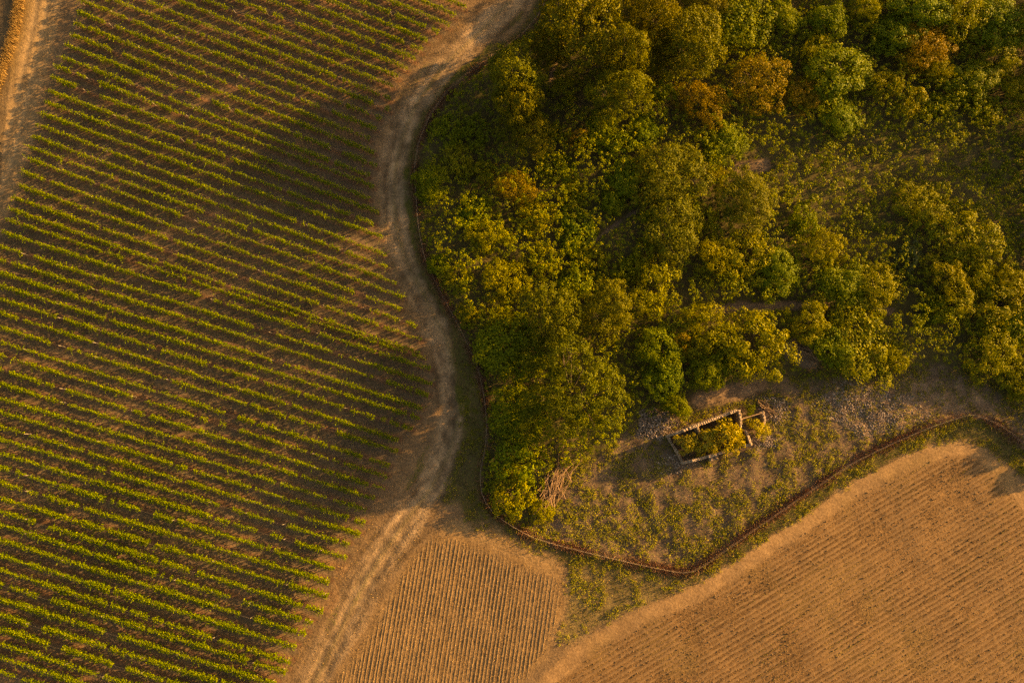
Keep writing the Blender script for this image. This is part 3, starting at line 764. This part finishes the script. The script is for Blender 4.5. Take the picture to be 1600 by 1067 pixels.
o = obj('weeds', mesh_np('weeds', V, F, M['weed'])); tag(o, 'yellow green weeds in clumps over the clearing and verges', 'weeds', None, 'stuff')

# short grass and dry blades on track and verges
g = np.random.default_rng(63)
def clr_grass(x, y):
    return 0.5 * (f_clr(x, y) > 0) * (f_wood(x, y) > 0.3) * sstep(0.4, 0.6, fbm(x, y, 2.5, 98))
def head_mask(x, y):
    return (f_wood(x, y) < 0) * (f_vine(x, y) < -0.2) * (f_stub(x, y) < -0.3) * (f_till(x, y) < 0.0) * (x > -62)
x, y = scatter(800000, lambda x, y: head_mask(x, y) * (0.05 + 0.85 * np.clip(f_verge(x, y), 0, 1)) * (0.2 + 0.8 * sstep(0.4, 0.6, fbm(x, y, 2.2, 97))) + clr_grass(x, y), g)
n = len(x); h = g.uniform(0.08, 0.34, n)
V, F = blades(np.stack([x, y, gz(x, y) - 0.02], -1), h, g.normal(0, .10, (n, 2)), g.uniform(0.06, 0.14, n), g)
o = obj('grass', mesh_np('grass', V, F, M['grass'])); tag(o, 'short dull green grass on the verge beside the track', 'grass', None, 'stuff')
x, y = scatter(600000, lambda x, y: head_mask(x, y) * (0.35 + 0.4 * (f_track(x, y) > 1.5)) * sstep(0.42, 0.66, fbm(x, y, 2.6, 99)) + 0.75 * (f_clr(x, y) > 0) * (f_wood(x, y) > 0) + 0.35 * (f_wood(x, y) < 0) * (f_fence(x, y) < 4) * (f_till(x, y) < 0.2) * (f_stub(x, y) < -1), g)
n = len(x); h = g.uniform(0.06, 0.24, n)
V, F = blades(np.stack([x, y, gz(x, y) - 0.02], -1), h, g.normal(0, .12, (n, 2)), g.uniform(0.04, 0.09, n), g)
o = obj('dry_grass', mesh_np('dry_grass', V, F, M['drygrass'])); tag(o, 'dry straw coloured grass scattered along the track and clearing', 'grass', None, 'stuff')
# tall dry grass strip, top left
pts = resample(GRASSSTRIP, 0.02)
n = 14000
pp = pts[g.integers(len(pts), size=n)] + g.normal(0, 0.42, (n, 2))
V, F = blades(np.stack([pp[:, 0], pp[:, 1], gz(pp[:, 0], pp[:, 1]) - 0.03], -1), g.uniform(0.35, 0.95, n), g.normal(0, .16, (n, 2)), g.uniform(0.04, 0.09, n), g)
o = obj('tall_dry_grass', mesh_np('tall_dry_grass', V, F, M['drygrass'])); tag(o, 'strip of tall sunlit orange dry grass in the top left corner', 'grass', None, 'stuff')
x, y = scatter(150000, lambda x, y: (x < -70) * (f_vine(x, y) < -0.5) * (0.10 + 0.5 * sstep(0.45, 0.65, fbm(x, y, 2.0, 101))), g)
n = len(x)
V, F = blades(np.stack([x, y, gz(x, y) - 0.02], -1), g.uniform(0.05, 0.25, n), g.normal(0, .1, (n, 2)), g.uniform(0.04, 0.1, n), g)
o = obj('path_grass', mesh_np('path_grass', V, F, M['drygrass'])); tag(o, 'short dry grass on the path left of the vineyard', 'grass', None, 'stuff')

# ------------------------------------------------------------------ fields
def pyramids(x, y, z, s, hh, g):
    n = len(x)
    a = g.uniform(0, 6.28, n)
    V = np.empty((n, 5, 3))
    for j in range(4):
        r = s * g.uniform(0.6, 1.3, n)
        V[:, j, 0] = x + r * np.cos(a + j * 1.57); V[:, j, 1] = y + r * np.sin(a + j * 1.57); V[:, j, 2] = z - 0.03
    V[:, 4, 0] = x + s * g.normal(0, .3, n); V[:, 4, 1] = y + s * g.normal(0, .3, n); V[:, 4, 2] = z + hh
    b = np.arange(n)[:, None] * 5
    F = np.concatenate([b + np.array([[j, (j + 1) % 4, 4]]) for j in range(4)], 0)
    return V.reshape(-1, 3), F

# ploughed field: drill lines as low ridges plus clods
g = np.random.default_rng(64)
p0, p1 = PL([(900, 1040), (1340, 785)])
td = unit(p1 - p0); tn = np.array([-td[1], td[0]])
def ridges(fmask, dirv, nrmv, pitch, origin, lim, seg, height, width, g):
    Vs, Fs, off = [], [], 0
    for c in np.arange(-lim, lim, pitch):
        c = c + g.normal(0, .06)
        s = np.arange(-lim, lim, seg)
        cx = origin[0] + dirv[0] * s + nrmv[0] * c; cy = origin[1] + dirv[1] * s + nrmv[1] * c
        ok = (cx > GX0 + 1) & (cx < GX1 - 1) & (cy > GY0 + 1) & (cy < GY1 - 1)
        cx, cy = cx[ok], cy[ok]
        if len(cx) < 3: continue
        w = fmask(cx, cy)
        if (w > 0).sum() < 3: continue
        kk = np.where(w > 0)[0]; cx, cy, w = cx[kk[0]:kk[-1] + 1], cy[kk[0]:kk[-1] + 1], w[kk[0]:kk[-1] + 1]
        n = len(cx)
        j = g.normal(0, .03, n); hh = height * w * g.uniform(0.75, 1.15, n) - 0.012 * (w <= 0)
        z = gz(cx, cy)
        wl = width * g.uniform(.7, 1.3, n); wr = width * g.uniform(.7, 1.3, n)
        V = np.empty((n, 3, 3))
        for q, (o_, zz) in enumerate(((-wl, -0.03), (j, hh), (wr, -0.03))):
            V[:, q, 0] = cx + nrmv[0] * (o_); V[:, q, 1] = cy + nrmv[1] * (o_); V[:, q, 2] = z + zz
        b = np.arange(n - 1)[:, None] * 3 + off
        Fs += [b + np.array([[0, 3, 4, 1]]), b + np.array([[1, 4, 5, 2]])]
        Vs.append(V.reshape(-1, 3)); off += n * 3
    return np.vstack(Vs), np.vstack(Fs)
M['ridge'] = plain_mat('drill_ridge_soil', [(0.3, (0.175, 0.104, 0.056)), (0.7, (0.245, 0.150, 0.084))], 3.0, 0.95, 0.6)
V, F = ridges(lambda x, y: sstep(2.1, 3.3, f_till(x, y)) * (0.05 + 1.1 * sstep(0.3, 0.65, fbm(x, y, 4, 111))), td, tn, 0.78, p0, 120, 0.45, 0.10, 0.27, g)
o = obj('drill_ridges', mesh_np('drill_ridges', V, F, M['ridge'])); tag(o, 'slanting drill ridges across the large tan field', 'ridges', None, 'stuff')
x, y = scatter(520000, lambda x, y: sstep(1.6, 3.2, f_till(x, y)) * (0.5 + 0.5 * fbm(x, y, 6, 113)) * 0.8 * (0.15 + 0.85 * (np.cos(((x - p0[0]) * tn[0] + (y - p0[1]) * tn[1]) / 0.78 * 2 * math.pi) > 0.1)), g)
s = 0.035 + 0.12 * g.random(len(x)) ** 2.2
V, F = pyramids(x, y, gz(x, y), s, s * g.uniform(0.6, 1.5, len(x)), g)
o = obj('soil_clods', mesh_np('soil_clods', V, F, M['clod'])); tag(o, 'countless small dry clods strewn over the large tan field', 'clods', None, 'stuff')
x, y = scatter(60000, lambda x, y: sstep(1.5, 3.0, f_till(x, y)) * sstep(0.5, 0.8, fbm(x, y, 5, 115)) * 0.9, g)
n = len(x)
V, F = blades(np.stack([x, y, gz(x, y)], -1), g.uniform(0.05, 0.14, n), g.normal(0, .07, (n, 2)), g.uniform(0.03, 0.07, n), g)
o = obj('straw_litter', mesh_np('straw_litter', V, F, M['straw'])); tag(o, 'short straw litter on the large tan field', 'straw', None, 'stuff')

px_, py_ = [], []
for c in np.arange(-120, 120, 0.78):
    if g.random() > 0.45: continue
    t_ = g.uniform(-110, 110, 2600)
    cx = p0[0] + td[0] * t_ + tn[0] * (c + 0.39 + g.normal(0, .06, 2600)); cy = p0[1] + td[1] * t_ + tn[1] * (c + 0.39 + g.normal(0, .06, 2600))
    ok = (cx > GX0 + 1) & (cx < GX1 - 1) & (cy > GY0 + 1) & (cy < GY1 - 1)
    cx, cy = cx[ok], cy[ok]
    k = (f_till(cx, cy) > 2.4) & (g.random(len(cx)) < sstep(0.45, 0.65, fbm(cx, cy, 6, 121)) * 0.35)
    px_.append(cx[k]); py_.append(cy[k])
x = np.concatenate(px_); y = np.concatenate(py_); n = len(x)
V, F = leaf_mesh(np.stack([x, y, gz(x, y) + g.uniform(0.03, 0.10, n)], -1), np.array([[0.2, 0.1, 0.7]]) + g.normal(0, .4, (n, 3)), g.uniform(0.10, 0.20, n), 0.6, g)
o = obj('field_weeds', mesh_np('field_weeds', V, F, M['grass'])); tag(o, 'thin dark weeds along the drill lines of the large tan field', 'weeds', None, 'stuff')

# stubble field
q0, q1 = PL([(745, 870), (715, 1060)])
sd = unit(q1 - q0); sn = np.array([-sd[1], sd[0]])
M['ridge2'] = plain_mat('stubble_ridge_soil', [(0.3, (0.21, 0.132, 0.070)), (0.7, (0.30, 0.195, 0.110))], 3.0, 0.95, 0.6)
V, F = ridges(lambda x, y: sstep(0.2, 1.8, f_stub(x, y) + 2.0 * (fbm(x, y, 2.2, 119) - 0.5)) * (0.35 + 0.9 * fbm(x, y, 1.8, 118)), sd, sn, 0.62, q0, 70, 0.3, 0.085, 0.17, g)
o = obj('stubble_ridges', mesh_np('stubble_ridges', V, F, M['ridge2'])); tag(o, 'near upright earth ridges of the small stubble field', 'ridges', None, 'stuff')
parts_x, parts_y = [], []
for c in np.arange(-60, 60, 0.62):
    s = np.arange(-60, 60, 0.05)
    jx = c + g.normal(0, .07, len(s))
    cx = q0[0] + sd[0] * s + sn[0] * jx; cy = q0[1] + sd[1] * s + sn[1] * jx
    ok = (cx > GX0 + 1) & (cx < GX1 - 1) & (cy > GY0 + 1) & (cy < GY1 - 1)
    cx, cy = cx[ok], cy[ok]
    if not len(cx): continue
    k = (f_stub(cx, cy) > 0.5) & (g.random(len(cx)) < 0.25 + 0.5 * fbm(cx, cy, 2.5, 117))
    parts_x.append(cx[k]); parts_y.append(cy[k])
x = np.concatenate(parts_x); y = np.concatenate(parts_y); n = len(x)
V, F = blades(np.stack([x, y, gz(x, y) + 0.04], -1), g.uniform(0.08, 0.24, n), g.normal(0, .06, (n, 2)), g.uniform(0.03, 0.07, n), g)
o = obj('stubble', mesh_np('stubble', V, F, M['straw'])); tag(o, 'cut straw stubble standing in lines on the small field', 'stubble', None, 'stuff')
x, y = scatter(200000, lambda x, y: sstep(-0.8, 1.0, f_stub(x, y)) * 0.5, g)
s = 0.03 + 0.08 * g.random(len(x)) ** 2.5
V, F = pyramids(x, y, gz(x, y), s, s * g.uniform(0.6, 1.4, len(x)), g)
o = obj('stubble_clods', mesh_np('stubble_clods', V, F, M['clod'])); tag(o, 'small dry clods between the lines of the stubble field', 'clods', None, 'stuff')
# clods and stones on vineyard soil and track
x, y = scatter(105000, lambda x, y: ((f_vine(x, y) > -1) * 0.5 + 0.25 * head_mask(x, y)), g)
s = 0.03 + 0.06 * g.random(len(x)) ** 3
M['vclod'] = plain_mat('vineyard_clod', [(0, (0.12, 0.085, 0.06)), (0.7, (0.19, 0.145, 0.11)), (1, (0.32, 0.25, 0.19))], 5.0, 0.95, 0.3, True)
V, F = pyramids(x, y, gz(x, y), s, s * g.uniform(0.5, 1.2, len(x)), g)
o = obj('vineyard_clods', mesh_np('vineyard_clods', V, F, M['vclod'])); tag(o, 'small earth crumbs over the vineyard alleys and track', 'clods', None, 'stuff')

# ------------------------------------------------------------------ fence round the wood
f_root = empty('wire_fence', (FENCE[0, 0], FENCE[0, 1], 0))
tag(f_root, 'low rusty wire fence on wooden posts winding round the wood', 'fence')
fp = resample(FENCE, 3.2)
v, f = tube([(0, 0, -0.4), (0, 0, 0.6), (0, 0, 1.15)], [0.05, 0.048, 0.042], 6)
FP = mesh_np('fence_post', v, f, M['fpost'])
g = np.random.default_rng(65)
for x, y in fp:
    o = obj('post', FP, f_root, (x - FENCE[0, 0], y - FENCE[0, 1], float(gz(x, y))))
    o.rotation_euler = (g.normal(0, .06), g.normal(0, .06), 0)
fw = resample(FENCE, 1.6)
for hz in (0.4, 0.75, 1.08):
    pw = np.stack([fw[:, 0] - FENCE[0, 0], fw[:, 1] - FENCE[0, 1], gz(fw[:, 0], fw[:, 1]) + hz + g.normal(0, .02, len(fw))], -1)
    v, f = tube(pw, np.full(len(fw), 0.007), 4)
    obj('wire', mesh_np('wire', v, f, M['wire']), f_root)
# rusty dead grass along the fence line
pts = resample(FENCE, 0.02)
n = 90000
kk = g.integers(len(pts), size=n)
kk = kk[g.random(n) < 0.15 + 0.95 * sstep(0.3, 0.65, vnoise(kk * 0.02, kk * 0.0, 3.0, 141))]; n = len(kk)
pp = pts[kk] + g.normal(0, 1, (n, 2)) * (0.25 + 0.40 * vnoise(kk * 0.02, kk * 0.0, 2.2, 143))[:, None]
V, F = blades(np.stack([pp[:, 0], pp[:, 1], gz(pp[:, 0], pp[:, 1]) - 0.03], -1), g.uniform(0.12, 0.5, n), g.normal(0, .16, (n, 2)), g.uniform(0.05, 0.11, n), g)
o = obj('rusty_grass', mesh_np('rusty_grass', V, F, M['rustgrass'])); tag(o, 'strip of rust brown dead grass under the wire fence', 'grass', None, 'stuff')

# ------------------------------------------------------------------ ruined house in the clearing
def stone_wall(a, b, thick, prof, g, course=0.26):
    """rough wall of separate jittered stones from a to b, prof = [(t, height)]"""
    L = np.linalg.norm(b - a); d = (b - a) / L; nn = np.array([-d[1], d[0]])
    parts = []
    cube = np.array([(-1, -1, -1), (1, -1, -1), (1, 1, -1), (-1, 1, -1), (-1, -1, 1), (1, -1, 1), (1, 1, 1), (-1, 1, 1)], float) * 0.5
    cf = np.array([(0, 3, 2, 1), (4, 5, 6, 7), (0, 1, 5, 4), (1, 2, 6, 5), (2, 3, 7, 6), (3, 0, 4, 7)])
    zmax = max(h for _, h in prof)
    z = -0.3; row = 0
    while z < zmax:
        ch = course * g.uniform(.8, 1.2)
        s = -g.uniform(0, .3)
        while s < L:
            w = g.uniform(0.22, 0.45)
            t = np.clip((s + w / 2) / L, 0, 1)
            hl = np.interp(t, [p[0] for p in prof], [p[1] for p in prof]) + g.normal(0, .07)
            if z < hl and s + w > 0.05:
                for side in (-1, 1):
                    c = cube * np.array([w * .96, thick * 0.52 * g.uniform(.9, 1.1), ch * .97]) + g.normal(0, .018, (8, 3))
                    cs_ = s + w / 2; ct = side * thick * 0.25
                    x = a[0] + d[0] * (cs_ + c[:, 0]) + nn[0] * (ct + c[:, 1]); y = a[1] + d[1] * (cs_ + c[:, 0]) + nn[1] * (ct + c[:, 1])
                    parts.append((np.stack([x, y, z + ch / 2 + c[:, 2]], -1), cf))
            s += w
        z += ch; row += 1
    return join(parts)
g = np.random.default_rng(66)
rc = P(1110, 688)
ruin = empty('ruined_house', (rc[0], rc[1], float(gz(rc[0], rc[1]))))
tag(ruin, 'roofless ruined stone house overgrown with golden brambles in the clearing', 'ruin')
TOPZ = 2.6
def W(u, v, z): return P(u, v, z) - rc
walls = [((1046, 681), (1149, 642), 2.6, 0.36, [(0, 1.0), (.1, 2.4), (.35, 2.7), (.62, 2.5), (.85, 2.7), (1, 2.9)]),
         ((1070, 723), (1142, 703), 2.3, 0.36, [(0, 1.6), (.2, 2.3), (.5, 2.5), (.8, 2.2), (1, 1.2)]),
         ((1150, 700), (1171, 694), 1.8, 0.34, [(0, 1.2), (.5, 1.9), (1, 2.1)]),
         ((1154, 642), (1160, 667), 2.7, 0.34, [(0, 2.9), (.6, 2.6), (1, 1.5)]),
         ((1166, 673), (1172, 694), 2.0, 0.34, [(0, 1.2), (.5, 2.2), (1, 2.1)]),
         ((1046, 684), (1068, 722), 1.2, 0.36, [(0, .7), (.3, .2), (.55, 1.2), (.75, .9), (.85, .2), (1, .8)]),
         ((1087, 665), (1094, 676), 2.2, 0.34, [(0, 2.5), (.6, 2.2), (1, 1.2)]),
         ((1192, 645), (1197, 661), 1.8, 0.34, [(0, 1.9), (.6, 1.6), (1, .6)]),
         ((1110, 716), (1118, 714), 1.0, 0.8, [(0, 1.0), (1, .8)])]
for pa, pb, zr, th, prof in walls:
    v, f = stone_wall(W(*pa, zr), W(*pb, zr), th, prof, g)
    obj('wall', mesh_np('wall', v, f, M['stone']), ruin)
a = W(1157, 655, 2.3); b = W(1194, 644, 1.8)
v, f = tube([(a[0], a[1], 2.3), (b[0], b[1], 1.9)], [0.09, 0.08], 6)
obj('beam', mesh_np('beam', v, f, M['drywood']), ruin)

# rubble heaps
def rubble(name, label, u, v, ru, rv, n, seed, hmax=0.5):
    g = np.random.default_rng(seed)
    c = P(u, v); k = 1 / 9.5
    a = g.uniform(0, 6.28, n); q = np.sqrt(g.random(n)) * (0.6 + 0.6 * vnoise(np.cos(a) * 3, np.sin(a) * 3, 1.0, seed))
    x = c[0] + np.cos(a) * q * ru * k; y = c[1] + np.sin(a) * q * rv * k
    s = 0.05 + 0.12 * g.random(n) ** 2
    z = gz(x, y) + hmax * np.clip(1 - q, 0, 1) * g.random(n)
    V, F = pyramids(x, y, z, s, s * g.uniform(.5, 1.1, n), g)
    o = obj(name, mesh_np(name, V, F, M['rubble'])); tag(o, label, 'rubble', None, 'stuff')
rubble('rubble_heap', 'grey stone rubble heaped left of the ruined house', 1022, 664, 36, 26, 2200, 1, 0.9)
rubble('rubble_spread', 'pale broken stones strewn over the sunny clearing right of the ruin', 1350, 638, 92, 48, 5200, 2, 0.2)
rubble('rubble_pile', 'brown stone rubble right beside the ruin outer wall', 1212, 640, 26, 24, 900, 3, 0.8)
rubble('wall_debris', 'stone debris fallen at the lower right corner of the ruin', 1192, 690, 26, 14, 700, 4, 0.4)
rubble('stone_scatter', 'small grey stones on the bare ground below the ruin left end', 1050, 725, 40, 18, 600, 5, 0.15)

# ------------------------------------------------------------------ heaps of cut branches
def branch_pile(label, pts, n, seed, length, spread, zmax):
    g = np.random.default_rng(seed)
    pl = resample(PL(pts), 0.2)
    c = pl.mean(0)
    e = empty('branch_pile', (c[0], c[1], float(gz(c[0], c[1]))))
    tag(e, label, 'branch pile')
    main = unit(pl[-1] - pl[0])
    for k in range(n):
        m = pl[g.integers(len(pl))] + g.normal(0, spread, 2) - c
        a = math.atan2(main[1], main[0]) + g.normal(0, .38)
        L = length * g.uniform(.5, 1.2)
        dv = np.array([math.cos(a), math.sin(a)])
        z = g.uniform(0.1, zmax)
        pts3 = [(*(m - dv * L * .5), max(.05, z + g.normal(0, .15))), (*(m + g.normal(0, .12, 2)), z + .1), (*(m + dv * L * .5 + g.normal(0, .2, 2)), max(.05, z + g.normal(0, .25)))]
        parts = [tube(pts3, [0.07, 0.05, 0.02], 5)]
        for _ in range(3):
            p = np.array(pts3[1]) * g.uniform(.3, .9) + np.array(pts3[2]) * 0.4
            parts.append(tube([p, p + np.array([*(dv * g.uniform(.4, .9) + g.normal(0, .35, 2)), g.uniform(-.1, .35)])], [0.03, 0.01], 4))
        v, f = join(parts)
        obj('branch', mesh_np('branch', v, f, M['drywood']), e)
branch_pile('heap of long dry reddish branches at the foot of the huge oak', [(848, 792), (862, 765), (876, 738), (890, 712)], 64, 11, 5.6, 0.8, 1.0)
branch_pile('tangle of bare dead branches between the two broad golden trees above the ruin', [(1242, 540), (1262, 552), (1275, 560)], 30, 12, 2.8, 0.7, 0.8)
branch_pile('heap of dead twigs against the outer right wall of the ruin', [(1190, 634), (1198, 640)], 14, 13, 1.8, 0.34, 0.8)
